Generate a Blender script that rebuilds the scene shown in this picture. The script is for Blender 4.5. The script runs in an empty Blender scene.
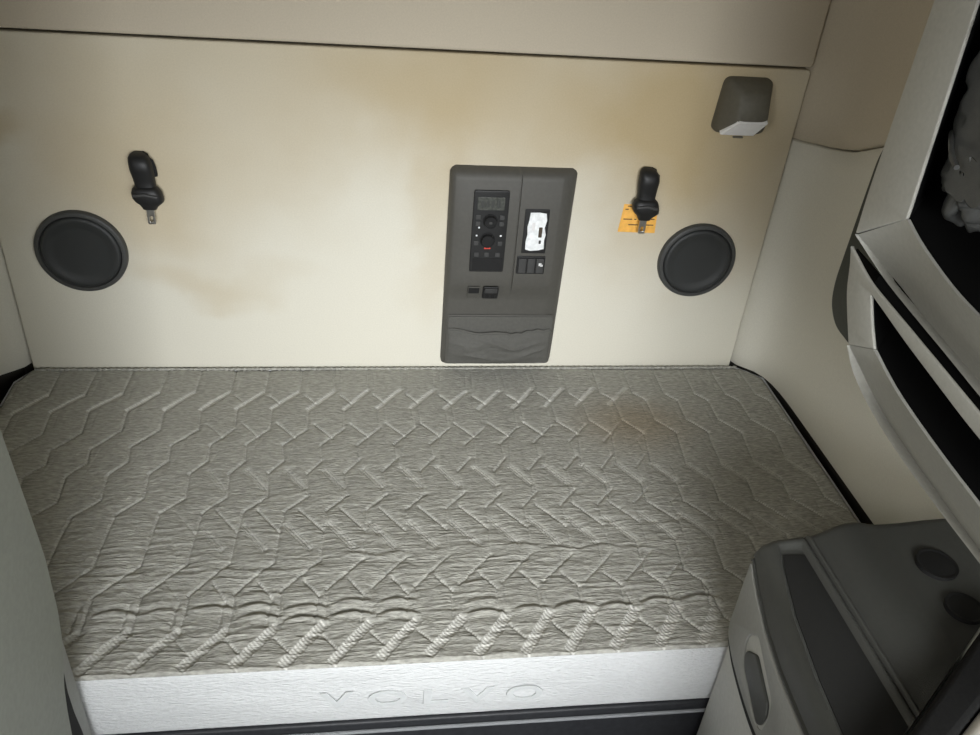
import bpy, bmesh, math, random
import numpy as np
from mathutils import Vector, Matrix
random.seed(3); rng = np.random.default_rng(7)
S = bpy.context.scene; COL = S.collection
FLOOR = -0.65          # heights below are measured from the mattress top; all is lifted at the end

# ------------------------------------------------------------------ materials
def mat(name, col, rough=.6, var=.06, nscale=60, bump=.0, bscale=400, metal=0., spec=.4, stretch=None, detail=3, bdist=.001):
    m = bpy.data.materials.new(name); m.use_nodes = True
    nt = m.node_tree; N = nt.nodes; L = nt.links; b = N['Principled BSDF']
    b.inputs['Roughness'].default_value = rough; b.inputs['Metallic'].default_value = metal
    b.inputs['Specular IOR Level'].default_value = spec
    tc = N.new('ShaderNodeTexCoord'); mp = N.new('ShaderNodeMapping'); L.new(tc.outputs['Object'], mp.inputs[0])
    if stretch: mp.inputs['Scale'].default_value = stretch
    n = N.new('ShaderNodeTexNoise'); n.inputs['Scale'].default_value = nscale; n.inputs['Detail'].default_value = detail
    L.new(mp.outputs[0], n.inputs[0])
    r = N.new('ShaderNodeMapRange'); r.inputs['From Min'].default_value = .3; r.inputs['From Max'].default_value = .7
    r.inputs['To Min'].default_value = 1-var; r.inputs['To Max'].default_value = 1+var
    L.new(n.outputs[0], r.inputs[0])
    mx = N.new('ShaderNodeVectorMath'); mx.operation = 'SCALE'; mx.inputs[0].default_value = col[:3]
    L.new(r.outputs[0], mx.inputs['Scale']); L.new(mx.outputs[0], b.inputs['Base Color'])
    if bump:
        n2 = N.new('ShaderNodeTexNoise'); n2.inputs['Scale'].default_value = bscale; n2.inputs['Detail'].default_value = 2
        L.new(mp.outputs[0], n2.inputs[0])
        bp = N.new('ShaderNodeBump'); bp.inputs['Strength'].default_value = bump; bp.inputs['Distance'].default_value = bdist
        L.new(n2.outputs[0], bp.inputs['Height']); L.new(bp.outputs[0], b.inputs['Normal'])
    m['colnode'] = mx.name
    return m

def tint_patches(m, spots, tint):
    """brown-tinted patches (their own shape) multiplied into the cloth colour; spots = (x,z,rx,rz,amount)"""
    nt = m.node_tree; N = nt.nodes; L = nt.links
    base = N[m['colnode']]; b = N['Principled BSDF']
    tc = N.new('ShaderNodeTexCoord')
    nz = N.new('ShaderNodeTexNoise'); nz.inputs['Scale'].default_value = 4; nz.inputs['Detail'].default_value = 5
    L.new(tc.outputs['Object'], nz.inputs[0])
    ad = N.new('ShaderNodeVectorMath'); ad.operation = 'MULTIPLY_ADD'; ad.inputs[1].default_value = (.35,)*3
    L.new(nz.outputs['Color'], ad.inputs[0]); L.new(tc.outputs['Object'], ad.inputs[2])
    acc = None
    for (x, z, rx, rz, amt) in spots:
        mp = N.new('ShaderNodeMapping'); mp.vector_type = 'POINT'
        mp.inputs['Location'].default_value = (-(x+.17)/rx, 0, -(z+.65+.17)/rz); mp.inputs['Scale'].default_value = (1/rx, .001, 1/rz)
        L.new(ad.outputs[0], mp.inputs[0])
        ln = N.new('ShaderNodeVectorMath'); ln.operation = 'LENGTH'; L.new(mp.outputs[0], ln.inputs[0])
        mr = N.new('ShaderNodeMapRange'); mr.interpolation_type = 'SMOOTHSTEP'
        mr.inputs['From Min'].default_value = 1.; mr.inputs['From Max'].default_value = .1
        mr.inputs['To Min'].default_value = 0; mr.inputs['To Max'].default_value = amt
        L.new(ln.outputs['Value'], mr.inputs[0])
        if acc is None: acc = mr.outputs[0]
        else:
            a = N.new('ShaderNodeMath'); a.operation = 'ADD'; a.use_clamp = True
            L.new(acc, a.inputs[0]); L.new(mr.outputs[0], a.inputs[1]); acc = a.outputs[0]
    mix = N.new('ShaderNodeMix'); mix.data_type = 'RGBA'; mix.blend_type = 'MULTIPLY'
    L.new(acc, mix.inputs['Factor']); L.new(base.outputs[0], mix.inputs[6]); mix.inputs[7].default_value = (*tint, 1)
    L.new(mix.outputs[2], b.inputs['Base Color'])

M = {}
M['wall'] = mat('beige_cloth', (.66, .635, .545), .95, .035, 260, .6, 700, spec=.1)
tint_patches(M['wall'], [(.30, .80, .70, .42, .70), (.80, .68, .50, .55, .80), (-.50, .27, .32, .09, .35), (-.75, .60, .35, .40, .35),
                   (.10, .45, .12, .40, .3), (-.35, .85, .80, .42, .5), (-.55, .50, .50, .28, .35), (-.98, .66, .16, .05, .5)], (.72, .60, .42))
M['wallside'] = mat('beige_side_cloth', (.67, .65, .57), .95, .035, 260, .6, 700, spec=.1)
M['wallup'] = mat('beige_upper_cloth', (.53, .47, .37), .95, .04, 260, .6, 700, spec=.1)
M['seam'] = mat('seam_gap', (.03, .027, .022), .9)
M['console'] = mat('taupe_plastic', (.074, .071, .062), .55, .05, 90, .35, 900)
M['groove'] = mat('console_groove', (.03, .028, .025), .7)
M['black'] = mat('black_plastic', (.014, .014, .014), .45, .1)
M['blackmatte'] = mat('black_matte', (.01, .01, .01), .85, .1)
M['btn'] = mat('button_grey', (.045, .045, .044), .5)
M['lcd'] = mat('lcd_glass', (.075, .078, .07), .2, .25, 140)
M['lcdseg'] = mat('lcd_segment', (.048, .05, .046), .4)
M['white'] = mat('white_paint', (.75, .75, .75), .5)
M['red'] = mat('red_paint', (.6, .06, .04), .5)
M['paper'] = mat('pale_paper', (.78, .80, .80), .7, .12, 90)
M['pouch'] = mat('pouch_cloth', (.085, .083, .074), .75, .08, 120, .3, 500)
M['spk'] = mat('speaker_grey', (.055, .056, .054), .5, .08, 200)
M['spkmesh'] = mat('speaker_mesh', (.032, .034, .034), .45, .12, 900, .4, 1500)
M['rubber'] = mat('black_rubber', (.012, .012, .012), .5, .1)
M['metal'] = mat('steel', (.5, .49, .46), .3, .08, 60, metal=.9)
M['label'] = mat('orange_label', (.85, .45, .09), .6, .1, 60)
M['ink'] = mat('ink', (.06, .045, .03), .7)
M['lamp'] = mat('lamp_housing', (.10, .092, .07), .6, .08, 90, .25, 900)
M['lens'] = mat('lamp_lens', (.72, .71, .70), .35, .05)
M['frame'] = mat('grey_green_plastic', (.42, .415, .375), .5, .05, 120, .4, 900)
M['closet'] = mat('closet_plastic', (.29, .305, .27), .6, .05, 110, .5, 900)
M['closetstrip'] = mat('closet_edge', (.30, .305, .285), .6, .05, 110, .3, 900)
M['cab'] = mat('dark_grey_plastic', (.052, .053, .048), .5, .05, 110, .45, 900)
M['cabdr'] = mat('drawer_plastic', (.26, .26, .24), .5, .05, 110, .45, 900)
M['cabside'] = mat('cabinet_side_plastic', (.48, .48, .45), .6, .05, 110, .4, 900)
M['tray'] = mat('tray_mat', (.012, .012, .011), .8, .08, 110, .4, 900)
M['cup'] = mat('cup_black', (.006, .006, .006), .7)
M['liner'] = mat('shelf_liner', (.006, .006, .006), .95, spec=.1)
M['bag'] = mat('black_nylon', (.075, .077, .074), .45, .12, 60, .4, 500)
M['seat'] = mat('black_seat_cloth', (.012, .012, .012), .9, .2, 200, .5, 700, spec=.2)
M['piping'] = mat('pale_trim', (.72, .69, .62), .7)
M['bed'] = mat('bunk_black', (.02, .021, .024), .5, .2, 80, .3, 400)
M['rail'] = mat('bunk_rail', (.26, .27, .28), .45, .12, 60, stretch=(1, 12, 12))
M['floor'] = mat('grey_rubber_floor', (.05, .05, .05), .8, .1, 60, .3, 300)
M['head'] = mat('ceiling_cloth', (.45, .43, .38), .95, .05, 35, .4, 600)
M['dpanel'] = mat('vent_grey_green', (.06, .064, .055), .6, .05, 90)

# ------------------------------------------------------------------ helpers
def link(o, parent=None):
    COL.objects.link(o)
    if parent is not None: o.parent = parent
    return o
def tag(o, label=None, cat=None, group=None, kind=None):
    if label: o['label'] = label
    if cat: o['category'] = cat
    if group: o['group'] = group
    if kind: o['kind'] = kind
    return o
def empty(name, loc, label=None, cat=None, group=None, kind=None):
    o = bpy.data.objects.new(name, None); o.empty_display_size = .03; link(o); o.location = loc
    return tag(o, label, cat, group, kind)
def finish(me, angle=35):
    me.polygons.foreach_set('use_smooth', [True]*len(me.polygons))
    me.set_sharp_from_angle(angle=math.radians(angle)); me.update()
def obj(name, me, m, parent=None, angle=35, world=True):
    """mesh given in room coordinates; re-based onto its parent"""
    finish(me, angle); me.name = name
    o = bpy.data.objects.new(name, me); me.materials.append(m); link(o, parent)
    if parent is not None and world:
        p = parent; off = Vector()
        while p is not None: off += p.location; p = p.parent
        me.transform(Matrix.Translation(-off))
    return o
def bm_mesh(bm):
    bmesh.ops.recalc_face_normals(bm, faces=bm.faces)
    me = bpy.data.meshes.new('m'); bm.to_mesh(me); bm.free(); return me
def rpoly(pts, r, n=5):
    """round the corners of a closed 2D polygon"""
    out = []; k = len(pts)
    for i in range(k):
        p = Vector(pts[i]); a = Vector(pts[i-1])-p; b = Vector(pts[(i+1) % k])-p
        rr = r[i] if isinstance(r, (list, tuple)) else r
        d = min(rr, a.length*.48, b.length*.48)
        if d < 1e-5: out.append(tuple(p)); continue
        s = p+a.normalized()*d; e = p+b.normalized()*d
        for j in range(n+1):
            t = j/n; q = s*(1-t)**2 + p*2*t*(1-t) + e*t*t; out.append(tuple(q))
    return out
def rect(x0, z0, x1, z1): return [(x0, z0), (x1, z0), (x1, z1), (x0, z1)]
def plate(outer, holes, thick, bev, mtx):
    """flat slab with holes and rounded edges; local XY outline, local Z thickness 0..thick"""
    cu = bpy.data.curves.new('c', 'CURVE'); cu.dimensions = '2D'; cu.fill_mode = 'BOTH'
    for pts in [outer]+list(holes):
        sp = cu.splines.new('POLY'); sp.points.add(len(pts)-1); sp.use_cyclic_u = True
        for p, q in zip(sp.points, pts): p.co = (q[0], q[1], 0, 1)
    cu.bevel_depth = bev; cu.bevel_resolution = 2; cu.offset = -bev; cu.extrude = max(thick/2-bev, 1e-5)
    o = bpy.data.objects.new('c', cu); COL.objects.link(o)
    bpy.context.view_layer.update()
    me = bpy.data.meshes.new_from_object(o.evaluated_get(bpy.context.evaluated_depsgraph_get()))
    bpy.data.objects.remove(o); bpy.data.curves.remove(cu)
    bm = bmesh.new(); bm.from_mesh(me); bpy.data.meshes.remove(me)
    bmesh.ops.remove_doubles(bm, verts=bm.verts, dist=1e-6)
    bmesh.ops.translate(bm, verts=bm.verts, vec=(0, 0, thick/2)); bmesh.ops.transform(bm, verts=bm.verts, matrix=mtx)
    return bm_mesh(bm)
def basis(o, ex, ey):
    ex = Vector(ex).normalized(); ey = Vector(ey).normalized(); ez = ex.cross(ey)
    m = Matrix((ex, ey, ez)).transposed().to_4x4(); m.translation = Vector(o); return m
def on_back(y):          # local x->room x, local y->room z, thickness grows towards the cab (-y)
    return basis((0, y, 0), (1, 0, 0), (0, 0, 1))
def on_right(x):         # local (y,z), thickness grows towards the aisle (-x)
    return basis((x, 0, 0), (0, -1, 0), (0, 0, 1)) @ Matrix.Diagonal((1, 1, -1, 1))
def neg(pts): return [(-a, b) for a, b in pts]
def plan(z):             # local (x,y), thickness grows upward
    return basis((0, 0, z), (1, 0, 0), (0, 1, 0))
def boxm(x0, x1, y0, y1, z0, z1, bev=.003, seg=2):
    bm = bmesh.new(); bmesh.ops.create_cube(bm, size=1)
    for v in bm.verts: v.co = Vector((x0+(v.co.x+.5)*(x1-x0), y0+(v.co.y+.5)*(y1-y0), z0+(v.co.z+.5)*(z1-z0)))
    if bev: bmesh.ops.bevel(bm, geom=list(bm.edges), offset=bev, segments=seg, affect='EDGES', profile=.5)
    return bm_mesh(bm)
def grid_mesh(P, closed_u=False, cap=False):
    """P: rows x cols x 3 -> quads"""
    P = np.asarray(P, float); r, c, _ = P.shape
    idx = np.arange(r*c).reshape(r, c)
    if closed_u: a = idx; b = np.roll(idx, -1, 1)
    else: a = idx[:, :-1]; b = idx[:, 1:]
    q = np.stack([a[:-1], b[:-1], b[1:], a[1:]], -1).reshape(-1, 4)
    me = bpy.data.meshes.new('m')
    me.vertices.add(r*c); me.vertices.foreach_set('co', P.reshape(-1).astype(np.float32))
    me.loops.add(q.size); me.loops.foreach_set('vertex_index', q.reshape(-1).astype(np.int32))
    me.polygons.add(len(q)); me.polygons.foreach_set('loop_start', np.arange(0, q.size, 4, dtype=np.int32))
    me.update(calc_edges=True)
    if cap:
        bm = bmesh.new(); bm.from_mesh(me); bm.verts.ensure_lookup_table()
        bm.faces.new([bm.verts[i] for i in idx[0][::-1]]); bm.faces.new([bm.verts[i] for i in idx[-1]])
        bpy.data.meshes.remove(me); return bm_mesh(bm)
    return me
def lathe(profile, cx, cz, y0, n=72):
    """rings around an axis parallel to y; profile (radius, depth towards the cab)"""
    P = [[(cx+r_*math.cos(2*math.pi*i/n), y0-d, cz+r_*math.sin(2*math.pi*i/n)) for i in range(n)] for r_, d in profile]
    bm = bmesh.new(); bm.from_mesh(grid_mesh(P, True)); bmesh.ops.remove_doubles(bm, verts=bm.verts, dist=1e-6)
    return bm_mesh(bm)
def loft(sections, n=28, e=2.6):
    """sections (cx,cy,cz,rx,ry) stacked in z, superelliptic"""
    P = []
    for cx, cy, cz, rx, ry in sections:
        row = []
        for i in range(n):
            t = 2*math.pi*i/n; c, s = math.cos(t), math.sin(t)
            row.append((cx+rx*math.copysign(abs(c)**(2/e), c), cy+ry*math.copysign(abs(s)**(2/e), s), cz))
        P.append(row)
    return grid_mesh(P, True, True)
def tube(path, r, n=10):
    pts = [Vector(p) for p in path]; P = []
    for i, p in enumerate(pts):
        t = (pts[min(i+1, len(pts)-1)]-pts[max(i-1, 0)]).normalized()
        a = t.cross(Vector((0, 0, 1)) if abs(t.z) < .9 else Vector((0, 1, 0))).normalized(); b = t.cross(a)
        rr = r[i] if isinstance(r, list) else r
        P.append([tuple(p+rr*(math.cos(2*math.pi*k/n)*a+math.sin(2*math.pi*k/n)*b)) for k in range(n)])
    return grid_mesh(P, True, True)
def vnoise(x, y, seed=0):
    """smooth value noise in numpy"""
    r = np.random.default_rng(seed).random((256, 256))
    xi = np.floor(x).astype(int); yi = np.floor(y).astype(int); fx = x-xi; fy = y-yi
    fx = fx*fx*(3-2*fx); fy = fy*fy*(3-2*fy)
    g = lambda a, b: r[a & 255, b & 255]
    return (g(xi, yi)*(1-fx)+g(xi+1, yi)*fx)*(1-fy)+(g(xi, yi+1)*(1-fx)+g(xi+1, yi+1)*fx)*fy
def sstep(a, b, x):
    t = np.clip((x-a)/(b-a), 0, 1); return t*t*(3-2*t)

# ------------------------------------------------------------------ the room shell
def wall_plan(side, inset=0.):
    """side wall seen from above, from the back corner forwards"""
    pts = [(1.0, .03), (1.0, 0), (1.028, -.004), (1.062, -.022), (1.083, -.050), (1.098, -.10), (1.104, -.18), (1.106, -.3), (1.11, -.6), (1.12, -1.2), (1.12, -3.3)]
    return [(side*(x-inset-(.012*min(1, max(0, (x-1.05)/.04)) if side > 0 else 0)), y) for x, y in pts]
wb = empty('wall_back', (0, 0, FLOOR), kind='structure')
obj('lower_panel', plate(rpoly(rect(-.998, -.02, .997, .880), .012), [], .03, .005, on_back(.03)), M['wall'], wb)
obj('upper_panel', plate(rpoly(rect(-.998, .886, .997, 1.75), .012), [], .034, .008, on_back(.03)), M['wallup'], wb)
obj('backing', boxm(-1.2, 1.2, .031, .06, FLOOR, 1.76, 0), M['seam'], wb)

def seam_z(y):        # the lower edge of the upper side panel
    return float(np.interp(y, [-3.3, -.6, -.34, -.24, -.13, -.05, 0, .03], [.80, .80, .80, .775, .722, .703, .700, .700]))
def side_wall(side, name):
    w = empty(name, (side*1.12, 0, FLOOR), kind='structure')
    def dense(inset):
        p = wall_plan(side, inset); out = []
        for a, b in zip(p[:-1], p[1:]):
            k = max(1, int(math.dist(a, b)/.03)); k = min(k, 14)
            out += [(a[0]+(b[0]-a[0])*j/k, a[1]+(b[1]-a[1])*j/k) for j in range(k)]
        out.append(p[-1])
        for _ in range(2): out = [out[0]]+[((out[i-1][0]+2*out[i][0]+out[i+1][0])/4, (out[i-1][1]+2*out[i][1]+out[i+1][1])/4) for i in range(1, len(out)-1)]+[out[-1]]
        return out
    P = dense(0); rows = []
    for t in np.linspace(0, 1, 14):
        rows.append([(x+side*(.012*max(0, 1-t*13)), y, -.004+t*(seam_z(y)-.002)) for x, y in P])
    rows.append([(x+side*.006, y, seam_z(y)-.002) for x, y in P]); rows.append([(x+side*.03, y, seam_z(y)-.001) for x, y in P])
    obj('lower_panel', grid_mesh(rows), M['wallside'], w, 60)
    rows = [[(x+side*.03, y, seam_z(y)+.001) for x, y in P], [(x+side*.003, y, seam_z(y)+.002) for x, y in P]]
    for t in np.linspace(0, 1, 24):
        # the upper panel leans gently into the cab and back again, like a cove
        rows.append([(x-side*(.006+.012*math.sin(t*math.pi)*(1 if y < -.02 else 0)), y, seam_z(y)+.008+t*(1.75-seam_z(y)-.008)) for x, y in P])
    obj('upper_panel', grid_mesh(rows), M['wallup'], w, 60)
    rows = [[(x+side*.035, y, z) for x, y in P] for z in (FLOOR, 1.75)]
    obj('backing', grid_mesh(rows), M['seam'], w)
side_wall(1, 'wall_right'); side_wall(-1, 'wall_left')
fl = obj('floor', boxm(-1.25, 1.25, -3.3, .06, FLOOR-.04, FLOOR, 0), M['floor']); tag(fl, kind='structure')
ce = obj('ceiling', boxm(-1.25, 1.25, -3.3, .06, 1.75, 1.79, 0), M['head']); tag(ce, kind='structure')

# ------------------------------------------------------------------ mattress
XL, XR, YF = -1.03, 1.083, -1.011
mt = empty('mattress', (0, -.5, -.18), 'grey quilted bunk mattress with a pale knitted front side, filling the back of the cab', 'mattress')
nx, ny = 1180, 590
v = np.linspace(0, 1, ny); u = np.linspace(0, 1, nx)
ys = -.004+(YF+.004)*v
def corner(y): return .058*np.clip(1-np.abs(y)/.065, 0, 1)**1.0
U, Y = np.meshgrid(u, ys)
xl = XL+corner(Y)*.5; xr = XR-corner(Y)
X = xl+(xr-xl)*U
PITCH = .0915
H = np.zeros_like(X); TH = np.zeros_like(X)
def wl(x): return 1-sstep(-.35, .05, x)*.68            # upright lines of the left-leaning family
def wr(x): return sstep(.25, .6, x)*.68+.32
def sl(x): return 1-sstep(.50, .78, x)
def sr(x): return sstep(-.62, -.30, x)
warpx = (vnoise(X*6, Y*6, 3)-.5)*.010; warpy = (vnoise(X*5+9, Y*9, 4)-.5)*.014
XW, YW = X+warpx, Y+warpy
DMIN = np.full_like(X, 1.)
def segment(x0, y0, x1, y1, kind, wfun):
    """one stitched line of the quilting, repeated at the pitch"""
    global H, TH, DMIN
    d = np.hypot(x1-x0, y1-y0); tx, ty = (x1-x0)/d, (y1-y0)/d
    ylo, yhi = min(y0, y1)-.03, max(y0, y1)+.03
    rows = np.where((ys > ylo-.08) & (ys < yhi+.08))[0]
    if not len(rows): return
    r0, r1 = rows[0], rows[-1]+1
    xw, yw = XW[r0:r1], YW[r0:r1]
    mx = (x0+x1)/2
    rx = (xw-mx+PITCH/2) % PITCH-PITCH/2
    w = wfun(X[r0:r1])
    for k in (-1, 0, 1):
        px = rx+k*PITCH+mx-x0; py = yw-y0
        s = px*tx+py*ty; n = px*ty-py*tx
        over = np.maximum(np.maximum(-s, s-d), 0)
        end = np.exp(-(over/.005)**2)
        dist = np.sqrt(n*n+over*over)
        if kind == 'thick':
            hw = .0105; prof = (1-sstep(hw*.75, hw*1.15, np.abs(n)))*end
            hat = (.5+.5*np.cos((s+n*.12)*2*math.pi/.0072))
            H[r0:r1] += w*(-.0030*prof+.0007*prof*hat); TH[r0:r1] = np.maximum(TH[r0:r1], w*(.22+.5*sstep(-.6, -.2, X[r0:r1]))*(1-sstep(hw*.9, hw*1.4, np.abs(n)))*end*sstep(.3, .9, hat))
        elif kind == 'mid':
            hw = .0075; prof = (1-sstep(hw*.7, hw*1.2, np.abs(n)))*end
            hat = (.5+.5*np.cos(s*2*math.pi/.006))
            H[r0:r1] += w*(-.0020*prof+.0005*prof*hat); TH[r0:r1] = np.maximum(TH[r0:r1], w*prof*(.18+.35*sstep(.4, .9, hat)))
        elif kind == 'triple':
            for q in (-.0065, 0, .0065):
                g = np.exp(-((n-q)/.0017)**2)*end
                H[r0:r1] -= w*.0024*g; TH[r0:r1] = np.maximum(TH[r0:r1], w*.55*np.exp(-((n-q-.0022)/.0015)**2)*end)
            H[r0:r1] -= w*.0006*np.exp(-(n/.011)**2)*end
        elif kind == 'thin':
            g = np.exp(-(n/.0028)**2)*end
            hat = (.5+.5*np.cos(s*2*math.pi/.006))
            H[r0:r1] -= w*.0030*g; TH[r0:r1] = np.maximum(TH[r0:r1], w*.55*np.exp(-((n+.001)/.0022)**2)*end*sstep(.2, .8, hat))
        elif kind == 'up':
            g = np.exp(-(n/.0028)**2)*end
            hat = (.5+.5*np.cos(s*2*math.pi/.006))
            H[r0:r1] -= w*.0022*g; TH[r0:r1] = np.maximum(TH[r0:r1], w*.22*g*sstep(.3, .9, hat))
        DMIN[r0:r1] = np.minimum(DMIN[r0:r1], dist+.03*(1-w))
def chain(pts, wslash, wup):
    for (a, b, k) in zip(pts[:-1], pts[1:], [p[2] for p in pts[:-1]]):
        segment(a[0], a[1], b[0], b[1], k, wup if k == 'up' else wslash)
o1 = -.188
chain([(o1, -.01, 'up'), (o1, -.122, 'mid'), (o1-.064, -.200, 'up'), (o1-.062, -.285, 'thin'), (o1-.117, -.350, 'up'), (o1-.113, -.408, 'thin'),
       (o1-.148, -.455, 'up'), (o1-.143, -.535, 'thin'), (o1-.188, -.585, 'up'), (o1-.195, -.745, 'thin'), (o1-.267, -.825, 'up'), (o1-.268, -.912, 'thick'), (o1-.340, -1.003, 'end')], sl, wl)
segment(o1-.285, -.850, o1-.288, -.91, 'up', lambda x: np.ones_like(x)*.9)
o2 = -.231
chain([(o2-.030, -.01, 'up'), (o2-.030, -.142, 'thin'), (o2-.002, -.175, 'up'), (o2, -.265, 'thin'), (o2+.046, -.322, 'up'), (o2+.030, -.445, 'triple'), (o2+.074, -.510, 'up'),
       (o2+.070, -.582, 'thin'), (o2+.124, -.655, 'x')], sr, wr)
chain([(o2+.135, -.632, 'triple'), (o2+.192, -.710, 'up'), (o2+.188, -.802, 'thin'), (o2+.218, -.842, 'up'), (o2+.234, -.94, 'thin'), (o2+.258, -.970, 'x')], sr, wr)
# padding swells between the stitched lines
H += .0035*(1-np.exp(-DMIN/.016))
# slack cloth: crosswise creases, deeper towards the front edge
rid = lambda fx, fy, s: 1-np.abs(2*vnoise(X*fx+40*s, YW*fy+(vnoise(X*7, Y*3, s+20)-.5)*1.2+50, s)-1)
am = .25+.75*sstep(-.35, -.8, Y)
H += am*.0017*(rid(11, 60, 1)**4) + am*.0016*(rid(17, 110, 2)**3) + .0006*(rid(26, 190, 6)**2)*(.5+.5*am) + .0007*vnoise(X*160, Y*330, 5)
# one long crease that sags between the lines near the front edge
for yc, amp, x0, x1 in ((-.900, .0050, -.30, .85), (-.735, .0024, -.1, .6), (-.775, .0012, -.7, .3), (-.875, .0036, -.85, .1), (-.93, .0015, -.7, .1), (-.83, .0012, -.8, .4), (-.96, .0012, -.3, .6)):
    ph = ((X-.01) % PITCH)/PITCH
    wv = yc+.009*np.sin(ph*math.pi)+(vnoise(np.floor((X-.01)/PITCH)*3.3+60, X*0+yc*17+40, 15)-.5)*.012+(vnoise(X*5, X*0+yc*30, 8)-.5)*.02
    msk = sstep(x0-.1, x0, X)*(1-sstep(x1, x1+.1, X))*sstep(.05, .45, vnoise(np.floor((X-.01)/PITCH)*1.7+40, X*0+yc*11+40, 12))*np.sin(ph*math.pi)**.5
    t = (Y-wv)/.006
    H += msk*amp*(np.exp(-t*t)-.9*np.exp(-(t-1.9)**2))
H += .004*(vnoise(X*3, Y*4, 9)-.5)
# edges roll down
eb = np.minimum(np.minimum(X-xl, xr-X), np.minimum(-Y, (Y-YF)*7))
H += -.010*(1-np.clip(eb/.022, 0, 1))**2*1.2
Z = H-.0035
me = grid_mesh(np.stack([X, Y, Z], -1)[::-1])
at = me.attributes.new('thread', 'FLOAT', 'POINT'); at.data.foreach_set('value', TH[::-1].reshape(-1).astype(np.float32))
mq = mat('quilt_cloth', (.33, .325, .29), .8, .30, 110, 1., 160, spec=.2, stretch=(.55, 2.2, 1), detail=6, bdist=.0024)
N = mq.node_tree.nodes; L = mq.node_tree.links
aN = N.new('ShaderNodeAttribute'); aN.attribute_name = 'thread'
mN = N.new('ShaderNodeMix'); mN.data_type = 'RGBA'; L.new(aN.outputs['Fac'], mN.inputs['Factor'])
L.new(N[mq['colnode']].outputs[0], mN.inputs[6]); mN.inputs[7].default_value = (.78, .77, .73, 1)
# a brown patch near the right end, painting in the shelf's shade
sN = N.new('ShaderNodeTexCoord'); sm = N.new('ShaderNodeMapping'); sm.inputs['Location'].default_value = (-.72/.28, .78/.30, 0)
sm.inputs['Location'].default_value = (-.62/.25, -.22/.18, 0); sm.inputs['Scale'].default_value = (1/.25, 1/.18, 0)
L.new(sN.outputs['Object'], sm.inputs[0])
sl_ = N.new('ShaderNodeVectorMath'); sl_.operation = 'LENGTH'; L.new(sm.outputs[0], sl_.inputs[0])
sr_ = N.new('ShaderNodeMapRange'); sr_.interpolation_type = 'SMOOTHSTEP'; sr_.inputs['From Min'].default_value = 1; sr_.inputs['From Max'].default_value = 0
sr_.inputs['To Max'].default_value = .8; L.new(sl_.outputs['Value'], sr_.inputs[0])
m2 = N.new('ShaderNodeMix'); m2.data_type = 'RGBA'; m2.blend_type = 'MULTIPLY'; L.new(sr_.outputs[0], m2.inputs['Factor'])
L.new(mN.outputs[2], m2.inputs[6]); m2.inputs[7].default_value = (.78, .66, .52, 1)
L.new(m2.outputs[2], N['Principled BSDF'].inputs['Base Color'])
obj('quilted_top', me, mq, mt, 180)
# the pale knitted side, all the way round
per = []
for x in np.linspace(XL, XR, 900): per.append((x, YF))
for y in np.linspace(YF, -.06, 30)[1:]: per.append((XR, y))
per += [(XR-.060, -.006)]
for x in np.linspace(XR-.060, XL+.03, 30)[1:]: per.append((x, -.006))
per += [(XL, -.06)]
for y in np.linspace(-.06, YF, 30)[1:-1]: per.append((XL, y))
per = np.array(per); c0 = np.array([0, -.5])
rows = []
for t in np.linspace(0, 1, 42):
    z = -.006-.174*t
    bul = .007*math.sin(math.pi*min(1, t*1.0))**.6 - .006*max(0, (t-.93)/.07)
    nrm = np.sign(per-c0)*np.array([1, 1]); ox = np.where((np.abs(per[:, 0]-XR) < .01) | (np.abs(per[:, 0]-XL) < .01), nrm[:, 0], 0); oy = np.where(per[:, 1] < YF+.001, -1, 0)
    lump = (vnoise(per[:, 0]*9+3, per[:, 0]*0+t*4, 31)-.5)*.006
    rows.append(np.stack([per[:, 0]+ox*bul*.3, per[:, 1]+oy*(bul+lump*math.sin(math.pi*t)), np.full(len(per), z)], -1))
sb = mat('knitted_side', (.57, .58, .58), .85, .05, 70, 1., 90, spec=.2, stretch=(1.0, 1, 3.2), detail=4, bdist=.004)
obj('side_panel', grid_mesh(np.array(rows)[::-1], True), sb, mt, 180)
# raised woven lettering, barely darker than the cloth
lt = mat('woven_letter', (.51, .525, .525), .85, .05, 70, .5, 120, spec=.2)
for ch_, x0_, x1_, zt_ in (('V', -.190, -.126, -.070), ('O', -.098, -.022, -.073), ('L', .010, .060, -.076), ('V', .084, .150, -.079), ('O', .176, .250, -.082)):
    cu = bpy.data.curves.new('t', 'FONT'); cu.body = ch_; cu.size = .08; cu.extrude = .0008; cu.bevel_depth = .0007; cu.offset = .0012
    to = bpy.data.objects.new('t', cu); COL.objects.link(to); bpy.context.view_layer.update()
    tm = bpy.data.meshes.new_from_object(to.evaluated_get(bpy.context.evaluated_depsgraph_get())); bpy.data.objects.remove(to)
    xs = [q.co.x for q in tm.vertices]; zs = [q.co.y for q in tm.vertices]
    tm.transform(basis((x0_, YF-.0092, zt_-.046), (1, 0, 0), (0, 0, 1)) @ Matrix.Diagonal(((x1_-x0_)/(max(xs)-min(xs)), .046/(max(zs)-min(zs)), 1, 1)) @ Matrix.Translation((-min(xs), -min(zs), 0)))
    lo = obj('woven_letter', tm, lt, mt)
# stitched cord round the top edge at the back, and along the front seam
cord = []
for x in np.linspace(XL+.04, XR-.07, 500): cord.append((x, -.0135+.0012*math.sin(x*520), .0015))
obj('piping', tube(cord, [.0040+.0014*math.sin(i*1.57) for i in range(500)], 8), mq, mt, 180)
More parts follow.
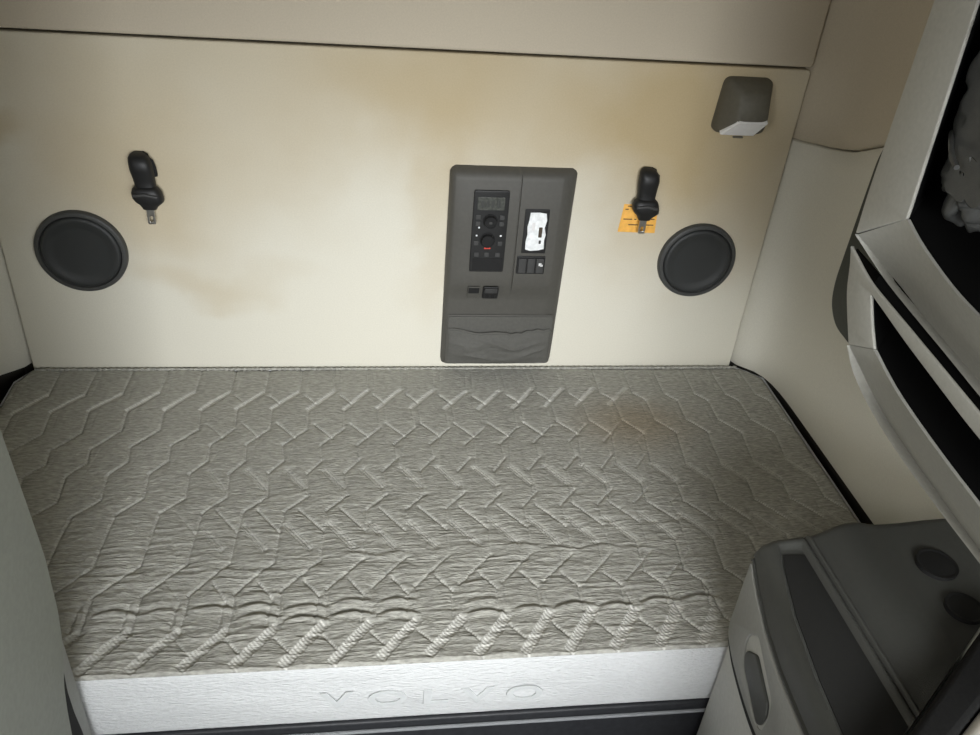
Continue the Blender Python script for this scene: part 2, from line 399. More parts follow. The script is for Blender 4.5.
# bunk under it
bk = empty('bunk_base', (0, -.5, FLOOR), 'black bunk platform under the mattress with a thin metal front edge', 'bunk')
obj('deck', boxm(-1.08, 1.08, -1.013, -.003, -.212, -.183, .006, 3), M['bed'], bk)
obj('front_board', boxm(-1.08, 1.08, -1.004, -.98, FLOOR, -.213, .003), M['bed'], bk)
obj('edge_rail', boxm(-1.08, 1.08, -1.020, -1.0135, -.2105, -.2035, .002), M['rail'], bk)
obj('side_board', boxm(-1.08, -1.05, -.978, -.02, FLOOR, -.213, .003), M['bed'], bk)
obj('side_board', boxm(1.05, 1.08, -.978, -.02, FLOOR, -.213, .003), M['bed'], bk)

# ------------------------------------------------------------------ control panel on the back wall
cp = empty('control_panel', (.27, 0, .02), 'upright taupe plastic control panel with knobs and a pouch on the back wall', 'control panel')
prof = [(.610, 0), (.6085, .010), (.604, .022), (.596, .031), (.583, .035), (.45, .036), (.32, .036), (.292, .035), (.275, .031), (.258, .024), (.243, .020), (.228, .018), (.12, .018), (.035, .018), (.022, .016), (.016, .010), (.014, 0)]
rows = []
for z, d in prof:
    k = d/.036
    zz = max(0, .6-z)/.6
    xr_ = .440-.008*zz; row = []
    cr = .014*max(0, 1-min(.610-z, z-.014)/.014)**2
    for x, f in [(.110, 0), (.1105, .3), (.113, .62), (.118, .88), (.126, 1), (.16, 1), (.2855, 1), (.2875, 1), (.289, .88 if z > .27 else 1), (.291, .88 if z > .27 else 1), (.2925, 1), (.34, 1), (.396, 1), (.400, .985), (.424, .72), (.433, .45), (.438, .2), (.440, 0)]:
        xx = x if x < .3 else x-(.440-xr_)*(x-.3)/.14
        xx = .275+(xx-.275)*(1-cr/.165); row.append((xx, -d*f, z))
    rows.append(row)
obj('housing', grid_mesh(np.array(rows)[::-1]), M['console'], cp, 50)
F = -.0361
cpl = cp.location
def bplate(name, x0, z0, x1, z1, y, th, m, parent, r=.004, bev=.0012, lean=0., holes=()):
    pts = [(x0+lean, z0), (x1+lean, z0), (x1, z1), (x0, z1)]
    return obj(name, plate(rpoly(pts, r), holes, th, bev, on_back(y)), m, parent)
cu_ = bplate('climate_control', .171, .331, .262, .560, F, .006, M['black'], cp, .006, .0015)
y1 = F-.0062
bplate('display_screen', .181, .508, .251, .543, y1, .0015, M['lcd'], cu_, .002, .0004)
for i, (a, b) in enumerate(((.190, .198), (.203, .211), (.216, .224), (.231, .239))):
    bplate('display_digit', a, .516, b, .534, y1-.0016, .0004, M['lcdseg'], cu_, .001, .0001)
def knob(cx, cz, r, parent):
    k = obj('knob', lathe([(r*1.16, 0), (r*1.16, .002), (r, .003), (r, .013), (r*.93, .0155), (r*.8, .016), (r*.78, .0145), (0, .0145)], cx, cz, y1, 40), M['blackmatte'], parent, 40)
    return k
k1 = knob(.2165, .478, .0165, cu_); k2 = knob(.213, .425, .0175, cu_)
bplate('knob_mark', .2125, .475, .2205, .481, y1-.0147, .0006, M['btn'], k1, .001, .0002)
for (x, z) in ((.185, .488), (.185, .470), (.247, .488), (.247, .470), (.184, .415), (.247, .415), (.187, .382), (.214, .382), (.243, .382)):
    bplate('button', x-.006, z-.006, x+.006, z+.006, y1, .0018, M['btn'], cu_, .002, .0004)
for (x, z) in ((.184, .4365), (.2475, .4365), (.189, .459)):
    bplate('white_mark', x-.0022, z-.0022, x+.0022, z+.0022, y1, .0008, M['white'], cu_, .001, .0002)
bplate('red_mark', .206, .3985, .223, .4025, y1, .0008, M['red'], cu_, .001, .0002)
bplate('lower_flap', .178, .336, .257, .372, y1, .0012, M['blackmatte'], cu_, .002, .0004)
sl0 = bplate('label_slot', .307, .386, .371, .511, F, .003, M['black'], cp, .003, .001)
torn = [(.316, .398), (.330, .394), (.352, .396), (.366, .400), (.364, .425), (.367, .44), (.362, .46), (.366, .48), (.363, .500), (.345, .503), (.321, .502), (.319, .48), (.316, .462), (.318, .44), (.315, .42)]
pl = obj('paper_insert', plate(torn, [], .0012, .0002, on_back(F-.0031)), M['paper'], sl0); pl['label'] = 'pale torn paper insert'
bplate('grey_mark', .347, .433, .3565, .462, F-.0045, .0006, M['ink'], pl, .002, .0002)
bplate('grey_mark', .350, .415, .356, .425, F-.0045, .0006, M['btn'], pl, .002, .0002)
bplate('grey_mark', .328, .452, .336, .475, F-.0045, .0004, M['lens'], pl, .001, .0001)
sw = bplate('switch_bezel', .298, .325, .374, .377, F, .004, M['black'], cp, .003, .001)
for i in range(3):
    s_ = bplate('rocker_switch', .302+.0238*i, .330, .3225+.0238*i, .372, F-.0041, .005, M['btn'], sw, .002, .0015)
    if i == 2:
        bplate('switch_symbol', .3560, .352, .3640, .360, F-.0092, .0004, M['white'], s_, .001, .0001); bplate('switch_symbol', .3610, .3505, .3675, .356, F-.0092, .0004, M['white'], s_, .001, .0001)
# socket and port on the sloping step
st = basis((0, -.0325, .2745), (1, 0, 0), (0, .36, 1))
def step_plate(name, x0, a0, x1, a1, off, th, m, parent, r=.003, bev=.001):
    mm = basis((0, -.0285, .262), (1, 0, 0), (0, -.36, 1)); mm = mm @ Matrix.Translation((0, 0, off))
    return obj(name, plate(rpoly(rect(x0, a0, x1, a1), r), [], th, bev, mm), m, parent)
pt = step_plate('cable_port', .172, -.018, .205, .024, .001, .003, M['console'], cp); step_plate('port_opening', .174, .000, .203, .021, .0041, .001, M['blackmatte'], pt, .002, .0002)
so = step_plate('power_socket', .213, -.020, .256, .026, .001, .006, M['black'], cp, .006, .002)
step_plate('socket_cover', .217, .006, .252, .022, .0071, .003, M['btn'], so, .004, .001)
step_plate('socket_hole', .222, -.015, .231, -.004, .0071, .001, M['blackmatte'], so, .003, .0003); step_plate('socket_hole', .237, -.015, .246, -.004, .0071, .001, M['blackmatte'], so, .003, .0003)
# pouch
po = bplate('pouch_frame', .121, .024, .425, .186, -.0178, .004, M['console'], cp, .012, .0015)
bplate('pouch_back', .125, .126, .421, .182, -.0219, .0035, M['pouch'], po, .01, .0015)
a = np.linspace(0, 1, 120); b = np.linspace(0, 1, 50); A, B = np.meshgrid(a, b)
px_ = .126+.294*A; top = .142-.012*np.sin(A*math.pi)+.003*np.sin(A*17); pz = .028+(top-.028)*B
bul = np.clip(np.sin(np.pi*A), 0, 1)**.5
py = -.0225-bul*(.004+.012*np.sin(np.pi*np.clip(B*.9+.05, 0, 1)))
wr_ = rid2 = (1-np.abs(2*vnoise(A*2.6+B*1.8, B*4.2-A*2.6+9, 41)-1))**2*.009+(1-np.abs(2*vnoise(A*9-B*2+7, B*13+A*4+9, 42)-1))**2*.0015
py -= bul*wr_*np.sin(np.pi*np.clip(B*.96+.03, 0, 1))
obj('pouch_cloth', grid_mesh(np.stack([px_, py, pz], -1)), M['pouch'], po, 180)
hem = [(.126+.294*t, -.0235-.008*math.sin(math.pi*t)**.5, .142-.012*math.sin(t*math.pi)+.003*math.sin(t*17)+.002*math.sin(t*60)*(t > .55)) for t in np.linspace(0, 1, 60)]
obj('elastic_hem', tube(hem, .0042, 8), M['pouch'], po, 180)

# ------------------------------------------------------------------ round speaker covers
def speaker(cx, label):
    t = empty('speaker', (cx, 0, .355), label, 'speaker', 'round speakers on the back wall')
    obj('rim', lathe([(.1105, 0), (.1105, .009), (.109, .0135), (.106, .0155), (.101, .0155), (.0985, .0155), (.097, .008), (.0955, .006)], cx, .355, 0, 96), M['spk'], t, 50)
    obj('cover', lathe([(.0963, .004), (.0955, .012), (.0925, .0165), (.087, .0175), (.078, .015), (.070, .0125), (.060, .0115), (0, .011)], cx, .355, 0, 96), M['spkmesh'], t, 50)
speaker(-.808, 'dark round speaker cover low on the back wall below the bare wall latch')
speaker(.811, 'dark round speaker cover low on the back wall beside the orange label')

# ------------------------------------------------------------------ belt latches hanging from the wall
def latch(cx, lean, label):
    t = empty('belt_latch', (cx, 0, .50), label, 'belt latch', 'black belt latches on the back wall')
    secs = []
    for z, ry, rx, dx in ((.622, .006, .010, -.004), (.619, .012, .018, -.003), (.612, .017, .0235, -.002), (.600, .020, .0262, 0), (.585, .020, .0268, 0), (.57, .018, .0258, .0005), (.555, .0165, .0245, .001), (.542, .0165, .024, .001), (.534, .017, .026, .002), (.53, .016, .026, .003)):
        secs.append((cx+dx+lean*(.62-z), -.006-ry*.9, z, rx, ry))
    obj('rubber_boot', loft(secs), M['rubber'], t, 60)
    # loop showing behind the boot
    obj('webbing_loop', tube([(cx+.006, -.008, .618), (cx+.016, -.014, .615), (cx+.0255, -.016, .602), (cx+.029, -.013, .582), (cx+.0285, -.007, .562)], .0050, 8), M['blackmatte'], t, 60)
    c = cx+lean*.10
    secs = [(c+dx, -.026, z, rx, ry) for z, rx, ry, dx in ((.542, .024, .012, 0), (.536, .031, .018, 0), (.526, .035, .0205, .001), (.514, .036, .020, .003), (.504, .033, .018, .006), (.497, .025, .014, .006), (.490, .019, .011, .004), (.484, .016, .009, .004))]
    obj('clip_body', loft(secs, 28, 3), M['rubber'], t, 60)
    obj('clip_ridge', tube([(c-.027, -.045, .524), (c, -.049, .529), (c+.028, -.045, .521)], .004, 8), M['btn'], t, 60)
    out = rpoly(rect(c-.0065, .443, c+.0125, .492), .004); hole = rpoly(rect(c-.001, .450, c+.007, .464), .002)
    tg = obj('metal_tongue', plate(out, [hole], .0035, .001, on_back(-.024)), M['metal'], t); tg['label'] = 'bare steel tongue'
latch(-.630, .05, 'black rubber belt latch with steel tongue hanging on bare wall above the left speaker')
latch(.624, .02, 'black rubber belt latch with steel tongue hanging over the orange label')
# label
wl_ = empty('warning_label', (.63, 0, .47), 'orange printed label stuck on the wall behind a black belt latch', 'label')
lab = obj('label_sheet', plate([(.572, .436), (.676, .434), (.672, .512), (.578, .516)], [], .0012, .0002, on_back(-.0002)), M['label'], wl_)
for (x0, x1, z) in ((.582, .606, .472), (.612, .618, .472), (.650, .668, .473), (.598, .625, .456), (.640, .668, .456), (.588, .600, .509), (.583, .592, .500)):
    obj('printed_line', plate(rect(x0, z, x1, z+.0028), [], .0004, .0001, on_back(-.0015)), M['ink'], wl_)

# ------------------------------------------------------------------ reading lamp
lp = empty('wall_lamp', (.835, 0, .79), 'wedge-shaped taupe wall lamp with a white lens, high up near the right corner', 'lamp')
def quadloft(loops, cap=True, rn=5, r=.02):
    P = []
    for pts in loops:
        # pts: 4 corners (x,y,z) ; round in parameter space
        v4 = [Vector(p) for p in pts]; row = []
        for i in range(4):
            p = v4[i]; a_ = v4[i-1]-p; b_ = v4[(i+1) % 4]-p; d = min(r, a_.length*.4, b_.length*.4)
            s = p+a_.normalized()*d; e = p+b_.normalized()*d
            for j in range(rn+1):
                q = j/rn; row.append(tuple(s*(1-q)**2+p*2*q*(1-q)+e*q*q))
        P.append(row)
    return grid_mesh(P, True, cap)
L0 = [(.766, 0, .722), (.900, 0, .722), (.900, 0, .858), (.776, 0, .858)]
L1 = [(.766, -.018, .722), (.900, -.018, .724), (.898, -.016, .858), (.776, -.016, .858)]
L2 = [(.776, -.040, .726), (.894, -.040, .729), (.890, -.034, .852), (.786, -.034, .852)]
L3 = [(.797, -.068, .757), (.884, -.068, .759), (.880, -.056, .838), (.800, -.056, .838)]
L4 = [(.806, -.074, .770), (.876, -.074, .772), (.873, -.064, .828), (.808, -.064, .828)]
obj('lamp_housing', quadloft([L0, L1, L2, L3, L4]), M['lamp'], lp, 50)
ln = [(.776, -.0455, .7235), (.867, -.0455, .7235), (.884, -.076, .766), (.806, -.076, .766)]
bm = bmesh.new(); vs = [bm.verts.new(p) for p in ln]; f = bm.faces.new(vs)
g = bmesh.ops.extrude_face_region(bm, geom=[f]); bmesh.ops.translate(bm, verts=[e for e in g['geom'] if isinstance(e, bmesh.types.BMVert)], vec=(0, .012, .009))
bmesh.ops.bevel(bm, geom=list(bm.edges), offset=.003, segments=2, affect='EDGES')
obj('lamp_lens', bm_mesh(bm), M['lens'], lp)
obj('lens_tab', boxm(.812, .838, -.050, -.044, .719, .7235, .001), M['lamp'], lp)

# ------------------------------------------------------------------ overhead shelf unit on the right
XS = .700
sh = empty('overhead_shelf', (.9, -1.1, .6), 'grey plastic overhead shelf unit with an open upper cubby and a narrow open tray below', 'shelf unit')
def resample(pts, n):
    P_ = [Vector(p) for p in pts]; d = [0]
    for a_, b_ in zip(P_[:-1], P_[1:]): d.append(d[-1]+(b_-a_).length)
    return [Vector([float(np.interp(t, d, [p[k_] for p in P_])) for k_ in range(3)]) for t in np.linspace(0, d[-1], n)]
def smooth3(P_, it=3):
    for _ in range(it): P_ = [P_[0]]+[(P_[k_-1]+2*P_[k_]+P_[k_+1])/4 for k_ in range(1, len(P_)-1)]+[P_[-1]]
    return P_
def strip(name, A_, B_, m, th=.006, n=40, bulge=0.):
    """a moulded rail between two long edges, with real thickness behind it"""
    a_ = smooth3(resample(A_, n)); b_ = smooth3(resample(B_, n)); rows_ = []
    for t in (0, .08, .3, .6, .85, .96, 1):
        rows_.append([tuple(p.lerp(q, t)-Vector((bulge*math.sin(math.pi*t), 0, 0))) for p, q in zip(a_, b_)])
    for t in (1, .5, 0): rows_.append([tuple(p.lerp(q, t)+Vector((th, 0, 0))) for p, q in zip(a_, b_)])
    rows_.append(rows_[0])
    bm_ = bmesh.new(); bm_.from_mesh(grid_mesh(rows_)); bmesh.ops.remove_doubles(bm_, verts=bm_.verts, dist=1e-6)
    return obj(name, bm_mesh(bm_), m, sh, 40)
post = [(-.846, 1.74), (-.842, .90), (-.846, .829), (-.957, .904), (-.941, 1.136), (-.936, 1.207), (-.934, 1.68), (-1.75, 1.68), (-1.75, 1.74)]
obj('upper_post', plate(neg(rpoly(post, [0, .02, .004, .004, .02, .02, .02, 0, 0])), [], .006, .0022, basis((XS+.006, 0, 0), (0, -1, 0), (0, 0, 1))), M['frame'], sh)
railA = [(.701, -.957, .904), (.701, -.972, .897), (.70, -1.0011, .888), (.70, -1.1, .8662), (.70, -1.1667, .860), (.70, -1.75, .835)]
railB = [(.703, -.850, .829), (.740, -.832, .796), (.775, -.858, .765), (.775, -.9631, .7508), (.775, -1.0624, .7403), (.775, -1.1383, .7345), (.775, -1.75, .70)]
lipC = [(.703, -.843, .8265), (.725, -.840, .803), (.745, -.856, .779), (.745, -.9012, .7703), (.745, -1.0089, .7590), (.745, -1.102, .7500), (.745, -1.1834, .7402), (.745, -1.75, .70)]
strip('upper_rail', railA, railB, M['frame']); strip('upper_rail_lip', railB, lipC, M['frame'], .006, 40, .003)
low = [(-.836, .803), (-.852, .775), (-.866, .735), (-.8891, .7032), (-.9229, .6601), (-.9897, .6935), (-.958, .727), (-.9324, .7633), (-1.0509, .7451), (-1.2155, .7255), (-1.62, .695), (-1.75, .69), (-1.75, .712), (-1.2378, .7506), (-1.0743, .7651), (-.9171, .7783)]
obj('lower_post', plate(neg(rpoly(low, [.003, .02, .02, .02, .003, .003, .02, .006, .03, .03, 0, 0, 0, .03, .03, .03])), [], .006, .0022, basis((XS+.011, 0, 0), (0, -1, 0), (0, 0, 1))), M['frame'], sh)
lowA = [(.7045, -.9897, .6935), (.705, -1.0598, .6728), (.705, -1.1334, .6625), (.705, -1.2192, .6542), (.705, -1.3056, .6489), (.705, -1.75, .63)]
lowB = [(.7045, -.926, .662), (.760, -.902, .597), (.785, -.9569, .548), (.785, -1.0506, .5375), (.785, -1.1723, .5281), (.785, -1.2673, .5224), (.785, -1.75, .505)]
lowC = [(.7045, -.9229, .6601), (.735, -.905, .605), (.755, -.935, .568), (.755, -.9828, .5571), (.755, -1.0736, .5452), (.755, -1.2005, .5393), (.755, -1.303, .5378), (.755, -1.75, .52)]
strip('lower_rail', lowA, lowB, M['frame']); strip('lower_rail_lip', lowB, lowC, M['frame'], .006, 40, .003)
gf = [(-.772, .735), (-.9244, .715), (-1.03, .705), (-1.24, .690), (-1.75, .650), (-1.75, .680), (-1.2, .724), (-1.03, .742), (-.92, .753), (-.83, .762), (-.772, .766)]
obj('gap_filler', plate(neg(gf), [], .004, .001, basis((.765, 0, 0), (0, -1, 0), (0, 0, 1))), M['liner'], sh)
def liner(name, sec, x0, depth, slant):
    """open-fronted box lining, set back at a slant behind the front frame"""
    rows_ = [[(x0+depth*t, y+slant*depth*t, z) for y, z in sec] for t in (0, .5, 1)]
    me_ = grid_mesh(rows_, True); bm_ = bmesh.new(); bm_.from_mesh(me_); bm_.verts.ensure_lookup_table()
    n_ = len(sec); bm_.faces.new([bm_.verts[2*n_+k_] for k_ in range(n_)])
    bmesh.ops.recalc_face_normals(bm_, faces=bm_.faces)
    bmesh.ops.solidify(bm_, geom=bm_.faces[:], thickness=-.003)
    return obj(name, bm_mesh(bm_), M['liner'], sh)
liner('cubby_liner', [(-.951, .899), (-.937, 1.136), (-.930, 1.66), (-1.74, 1.66), (-1.74, .831), (-1.1667, .856), (-1.10, .861), (-1.0, .883), (-.970, .891)], .708, .375, 1.12)
liner('tray_liner', [(-.927, .768), (-.953, .73), (-.986, .690), (-1.06, .668), (-1.133, .658), (-1.219, .650), (-1.3056, .644), (-1.74, .627), (-1.74, .70), (-1.2155, .7285), (-1.05, .748)], .7125, .37, 1.12)
def upright(name, p, q, z0, z1, th, m):
    d = (Vector(q)-Vector(p)); n = Vector((-d.y, d.x)).normalized()*th
    pts = [p, q, (q[0]+n.x, q[1]+n.y), (p[0]+n.x, p[1]+n.y)]
    obj(name, plate(pts, [], z1-z0, .001, plan(z0)), m, sh)
upright('end_panel', (.730, -.845), (1.085, -.45), .860, 1.70, .008, M['frame'])
# black bag in the cubby
bg = empty('black_bag', (.93, -.90, .89), 'crumpled black nylon bag with buckled flap, inside the overhead cubby', 'bag')
n1, n2 = 200, 150
t1 = np.linspace(0, 2*math.pi, n1, endpoint=False); t2 = np.linspace(.02, math.pi-.02, n2); T1, T2 = np.meshgrid(t1, t2)
dx = np.sin(T2)*np.cos(T1); dy = np.sin(T2)*np.sin(T1); dz = np.cos(T2)
se = lambda a_, e: np.sign(a_)*np.abs(a_)**e
s1 = vnoise(T1*1.2+T2*.8, T2*4+20, 51); s2 = 1-np.abs(2*vnoise(dx*3+dz*4+20, dz*9+dy*2+20, 52)-1); s3 = 1-np.abs(2*vnoise(dy*5+dz*3+20, dz*16+20, 53)-1)
s4 = 1-np.abs(2*vnoise(dy*1.5+20, dz*7+dy*1.2+20, 58)-1)
R = 1+.10*(s1-.5)-.06*s2**3-.03*s3**3-.10*s4**4
ax_, ay_ = .666, .746        # the bag leans along the slanted end of the cubby
la = .165*se(dy, .8)*R; na = .095*se(dx, .8)*R
bx = .822+la*ax_+na*ay_; by = -.969+la*ay_-na*ax_; bz = 1.105+.215*se(dz, .85)*R
bz = np.maximum(bz, .893)
by = np.minimum(by, -.94+1.12*(bx-.708)-.012); bx = np.maximum(bx, .724)
obj('bag_body', grid_mesh(np.stack([bx, by, bz], -1), True, True), M['bag'], bg, 180)
for z in (1.205, 1.165, 1.02):
    pth = []
    for t in np.linspace(-.13, .11, 14):
        kx = math.sqrt(max(.05, 1-(t/.17)**2))*(1-abs((z-1.105)/.215)**2.5)
        pth.append((.822-.097*kx*ay_+t*ax_, -.969+.097*kx*ax_+t*ay_, z+.010*math.sin(t*30+z*9)))
    obj('strap', tube(pth, .004, 8), M['bag'], bg, 60)
bk_ = obj('buckle', plate(rpoly(rect(-.018, -.012, .018, .012), .004), [rpoly(rect(-.011, -.007, .011, .007), .002)], .005, .0015, basis((.752, -.932, 1.075), (-ax_, -ay_, 0), (.1, -.1, 1))), M['spk'], bg)
# dark rounded pad on the side wall behind the unit
dp = empty('wall_vent', (1.1, -.45, .33), 'dark grey-green rounded panel on the side wall, half hidden behind the overhead shelf', 'panel')
o_ = [(-.262, .80), (-.240, .755), (-.238, .66), (-.235, .42), (-.250, .36), (-.300, .320), (-.40, .315), (-.72, .315), (-.76, .36), (-.76, .74), (-.72, .80)]
obj('panel_body', plate(neg(rpoly(o_, .03)), [], .022, .008, basis((1.112, 0, 0), (0, -1, 0), (0, 0, 1))), M['dpanel'], dp)
i_ = [(-.30, .74), (-.30, .40), (-.34, .36), (-.70, .36), (-.72, .40), (-.72, .74)]
obj('inner_pad', plate(neg(rpoly(i_, .03)), [], .006, .002, basis((1.0895, 0, 0), (0, -1, 0), (0, 0, 1))), M['dpanel'], dp)

# ------------------------------------------------------------------ bedside cabinet, right front
cb = empty('bedside_cabinet', (.82, -1.25, FLOOR), 'dark grey plastic bedside cabinet with a sunken top tray, cup holders and side drawer', 'cabinet')
def xf(y): return .6+.2297*(y+1.03)      # aisle face in plan
TOPZ = .300
pl_out = [(.603, -1.03), (1.085, -1.03), (1.085, -1.62), (.49, -1.62), (.508, -1.43)]
def cut(x): return -1.437+.756*(x-.64)+.007
body = rpoly([(.6085, -1.028), (1.075, -1.028), (1.075, cut(1.075)), (.552, cut(.552))], .004, 3)
obj('cabinet_body', plate(body, [], .872, .003, plan(FLOOR+.001)), M['cabside'], cb)
# upper section (dark), in profile: rounded rim, sunken tray, ridge, swelling, lower ledge with cup holders
def zg(y): return float(np.interp(-y, [1.018, 1.029, 1.05, 1.082, 1.15, 1.233, 1.321, 1.42, 1.6], [.268, .255, .243, .232, .2155, .213, .224, .238, .25]))
ny2 = 110; yy = np.linspace(-1.02, -1.56, ny2)
def left_x(y): return .604+.1184*(y+1.02)
def tray_l(y): return float(np.interp(-y, [1.02, 1.04, 1.08, 1.186, 1.3, 1.4, 1.7], [.640, .638, .624, .600, .585, .578, .57]))
def tray_r(y): return float(np.interp(-y, [1.04, 1.4], [.684, .692]))
P = []
for y in yy:
    lx = left_x(y); tl = tray_l(y); tr_ = tray_r(y)
    td = .007*float(np.clip((-1.036-y)/.010, 0, 1)); T = .300
    g0 = zg(y); kk = min(1, (.30-g0)/.06)
    row = [(lx+.006, y, g0-.002), (lx-.002, y, g0), (lx-.004, y, g0+.002), (lx-.004, y, g0+.006), (lx+.002, y, g0+.008), (lx+.002, y, g0+.0115), (lx-.0025, y, g0+.0135)]
    for a_, f_ in ((-.001, .45), (.002, .66), (.006, .83), (.010, .93)): row.append((lx+a_, y, g0+.013*kk+(.2985-g0-.013*kk)*f_))
    row += [(tl-.005, y, T), (tl, y, T-.001), (tl+.004, y, T-td), (tl+.02, y, T-td), (.667, y, T-td), (tr_-.004, y, T-td), (tr_, y, T-td*.3), (tr_+.004, y, T+.0015),
            (tr_+.009, y, T+.001), (tr_+.0125, y, T-.004), (tr_+.0145, y, T-.005), (tr_+.0165, y, T+.001), (tr_+.0185, y, T+.003), (tr_+.0205, y, T+.003), (tr_+.023, y, T), (tr_+.028, y, T-.001),
            (.74, y, .304), (.76, y, .310), (.78, y, .313), (.80, y, .312), (.818, y, .308), (.835, y, .303), (.85, y, .301), (.87, y, .301), (.90, y, .302), (.95, y, .306), (1.0, y, .309), (1.06, y, .31), (1.084, y, .31)]
    t_ = float(np.clip((-1.02-y)/.016, 0, 1)); back = math.sqrt(max(0, 1-(1-t_)**2))
    q = []
    for (x, y_, z) in row:
        sh_ = float(np.interp(x, [.6, .64, .70, .76, .81, .96, 1.09], [.0, .012, .018, .032, .042, .046, .046]))*max(0, 1-(-1.02-y_)/.25)
        q.append((x, max(y_+sh_, cut(x)), z-.016*(1-back)))
    P.append(q)
sk = [(x, y, min(z, .262) if x < .62 else .232) for x, y, z in P[0]]
bm = bmesh.new(); bm.from_mesh(grid_mesh([sk]+P)); bmesh.ops.remove_doubles(bm, verts=bm.verts, dist=1e-5)
obj('cabinet_top', bm_mesh(bm), M['cab'], cb, 50)
tp = [(tray_l(y)+.004, y) for y in np.linspace(-1.048, -1.455, 20)]+[(.600, cut(.600)+.002), (tray_r(-1.39)-.004, cut(.688)+.002), (tray_r(-1.048)-.004, -1.048)]
obj('tray_mat', plate(tp, [], .0015, .0004, plan(.2928)), M['tray'], cb)
for (cx, cy, r) in ((.908, -1.094, .033), (.900, -1.192, .029)):
    ch = [[(cx+rr*math.cos(t), cy+rr*math.sin(t), z) for t in np.linspace(0, 2*math.pi, 40, endpoint=False)] for rr, z in ((r+.004, .298), (r+.003, .3085), (r, .3085), (r-.002, .3070), (r-.003, .3072), (0.0001, .3070))]
    obj('cup_holder', grid_mesh(ch, True), M['cup'], cb, 50)
# drawer front on the aisle face: slab with a curved lower edge, recessed grip
fb = basis((.604, -1.02, 0), (-.1184, -1, 0), (0, 0, 1))
nrm = Vector((fb[0][2], fb[1][2], fb[2][2]))
sgn = 1 if nrm.x < 0 else -1
def face_plate(poly, holes, th, bev, off):
    m_ = fb @ Matrix.Translation((0, 0, off*sgn)) @ Matrix.Diagonal((1, 1, sgn, 1))
    return plate(poly, holes, th, bev, m_)
k = math.sqrt(1+.1184**2)
def S_(y): return (-1.02-y)*k
def F_(pts): return [(S_(a_), b_) for a_, b_ in pts]
top_edge = [(y, zg(y)-.005) for y in (-1.46, -1.40, -1.321, -1.28, -1.233, -1.19, -1.15, -1.115, -1.082, -1.05, -1.035)]
drw = F_([(-1.022, .250), (-1.022, .078), (-1.034, .058), (-1.072, .046), (-1.13, .042), (-1.19, .045), (-1.232, .052), (-1.35, .080), (-1.46, .10)]+top_edge)
hl = F_([(-1.102, .120), (-1.104, .150), (-1.136, .186), (-1.159, .180), (-1.246, .157), (-1.257, .124), (-1.251, .080), (-1.234, .064), (-1.127, .087)])
dr = obj('drawer_front', face_plate(rpoly(drw, [.004, .02, .02, .04, .04, .04, .04, .04, .002]+[.002]*11), [rpoly(hl, .012)], .008, .0025, -.003), M['cabdr'], cb)
grv = F_([(-1.0195, .252), (-1.019, .058), (-1.032, .038), (-1.072, .024), (-1.13, .020), (-1.19, .023), (-1.232, .030), (-1.35, .058), (-1.46, .08)]+[(a_, b_+.0048) for a_, b_ in top_edge])
obj('groove', face_plate(rpoly(grv, [.004, .02, .02, .04, .04, .04, .04, .04, .002]+[.002]*11), [], .004, .001, -.0043), M['blackmatte'], cb)
obj('handle_recess', face_plate(rpoly(hl, .012), [], .0012, .0004, -.0002), M['cabside'], dr)
gp = F_([(-1.118, .112), (-1.122, .128), (-1.155, .158), (-1.240, .140), (-1.250, .118), (-1.245, .086), (-1.232, .073), (-1.132, .094)])
obj('handle', face_plate(rpoly(gp, .008), [], .006, .002, .001), M['cab'], dr)

# ------------------------------------------------------------------ tall closet, left front
cl = empty('tall_closet', (-.85, -1.4, FLOOR), 'tall smooth grey plastic closet standing in front of the bunk, its door towards the aisle', 'closet')
body = rpoly([(-.608, -1.036), (-1.10, -1.036), (-1.10, -1.75), (-.608, -1.75)], .006, 3)
obj('closet_body', plate(body, [], 2.38, .004, plan(FLOOR+.001)), M['closetstrip'], cl)
dl = [(-1.044, 1.70), (-1.046, .60), (-1.036, .45), (-1.030, .333), (-1.040, .22), (-1.052, .170), (-1.070, .128), (-1.092, .095), (-1.106, .045), (-1.116, -.01), (-1.125, -.10), (-1.13, -.3), (-1.13, -.62), (-1.72, -.62), (-1.72, 1.70)]
obj('closet_door', plate(neg(rpoly(dl, .015)), [], .0085, .004, basis((-.6078, 0, 0), (0, -1, 0), (0, 0, 1)) @ Matrix.Diagonal((1, 1, -1, 1))), M['closet'], cl)
so_ = [(-1.070, .110), (-1.079, .06), (-1.079, .0), (-1.073, -.06), (-1.070, -.3), (-1.070, -.6), (-1.20, -.6), (-1.20, .1)]
obj('door_gap', plate(neg(rpoly(so_, .01)), [], .003, .0008, basis((-.6079, 0, 0), (0, -1, 0), (0, 0, 1)) @ Matrix.Diagonal((1, 1, -1, 1))), M['blackmatte'], cl)

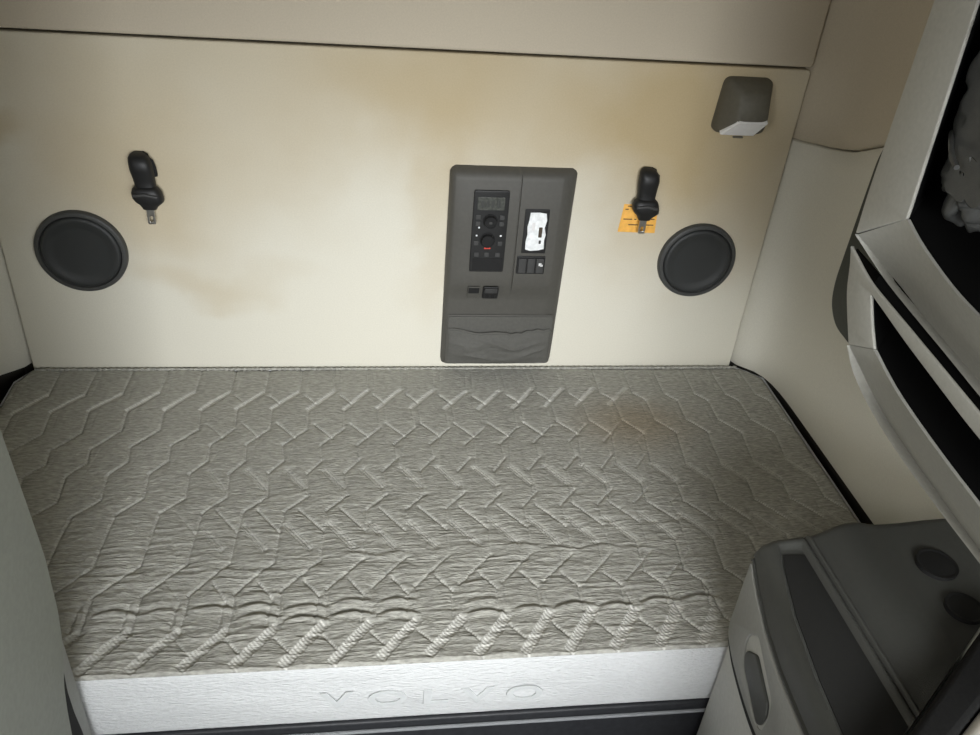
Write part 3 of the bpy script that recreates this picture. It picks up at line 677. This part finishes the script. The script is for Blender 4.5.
# ------------------------------------------------------------------ seat back, cut by the lower right corner
sb_ = empty('seat_back', (.8, -1.5, FLOOR), 'black cloth seat back with pale front panel, just behind the bedside cabinet corner', 'seat')
d = Vector((.849-.64, -1.279+1.437)).normalized(); nn = Vector((d.y, -d.x))     # nn points to the camera side
def P2(s, t, b=Vector((.64, -1.437))): q = b+d*s+nn*t; return (q.x, q.y)
blk = rpoly([P2(-.16, 0), P2(.36, 0), P2(.36, .066), P2(-.16, .036)], .012)
obj('rear_cover', plate(blk, [], .93, .012, plan(-.58)), M['seat'], sb_)
fr = rpoly([P2(-.16, .038), P2(.36, .068), P2(.36, .15), P2(-.16, .12)], .02)
sf = obj('front_cushion', plate(fr, [], .93, .015, plan(-.58)), M['piping'], sb_); sf['label'] = 'pale front cushion'
obj('seat_pedestal', plate(rpoly([P2(-.08, .02), P2(.28, .02), P2(.28, .11), P2(-.08, .11)], .01), [], .069, .003, plan(FLOOR)), M['seat'], sb_)

# ------------------------------------------------------------------ camera, light
cam = bpy.data.cameras.new('camera'); co = bpy.data.objects.new('camera', cam); link(co); S.camera = co
co.location = (-.09489, -2.04753, 1.37523); co.rotation_euler = (.98247, -.07621, -.12007)
cam.sensor_fit = 'HORIZONTAL'; cam.sensor_width = 36; cam.lens = 850.19/980*36; cam.clip_start = .01
def area(name, loc, target, sx, sy, power, col, spread=180):
    l = bpy.data.lights.new(name, 'AREA'); l.shape = 'RECTANGLE'; l.size = sx; l.size_y = sy; l.energy = power; l.color = col; l.spread = math.radians(spread)
    o = bpy.data.objects.new(name, l); link(o); o.location = loc
    o.rotation_euler = (Vector(target)-Vector(loc)).to_track_quat('-Z', 'Y').to_euler(); return o
area('windshield_daylight', (.12, -3.1, 1.15), (.02, 0, .05), 1.3, .6, 12.1, (.96, .98, 1.0), 56)
area('left_door_window_daylight', (-1.0, -2.5, 1.5), (.9, -.9, .2), .6, .4, 15, (1.0, .98, .94))
area('right_door_window_daylight', (1.0, -2.5, .85), (-.9, -.6, .0), .6, .4, 11, (.97, 1.0, .97))
W = bpy.data.worlds.new('world'); S.world = W; W.use_nodes = True
W.node_tree.nodes['Background'].inputs[0].default_value = (.9, .95, 1, 1); W.node_tree.nodes['Background'].inputs[1].default_value = .30
S.view_settings.view_transform = 'Standard'; S.view_settings.look = 'None'; S.view_settings.exposure = 0; S.view_settings.gamma = 1
S.view_settings.use_curve_mapping = False
for o in S.objects:
    if o.parent is None: o.location.z -= FLOOR
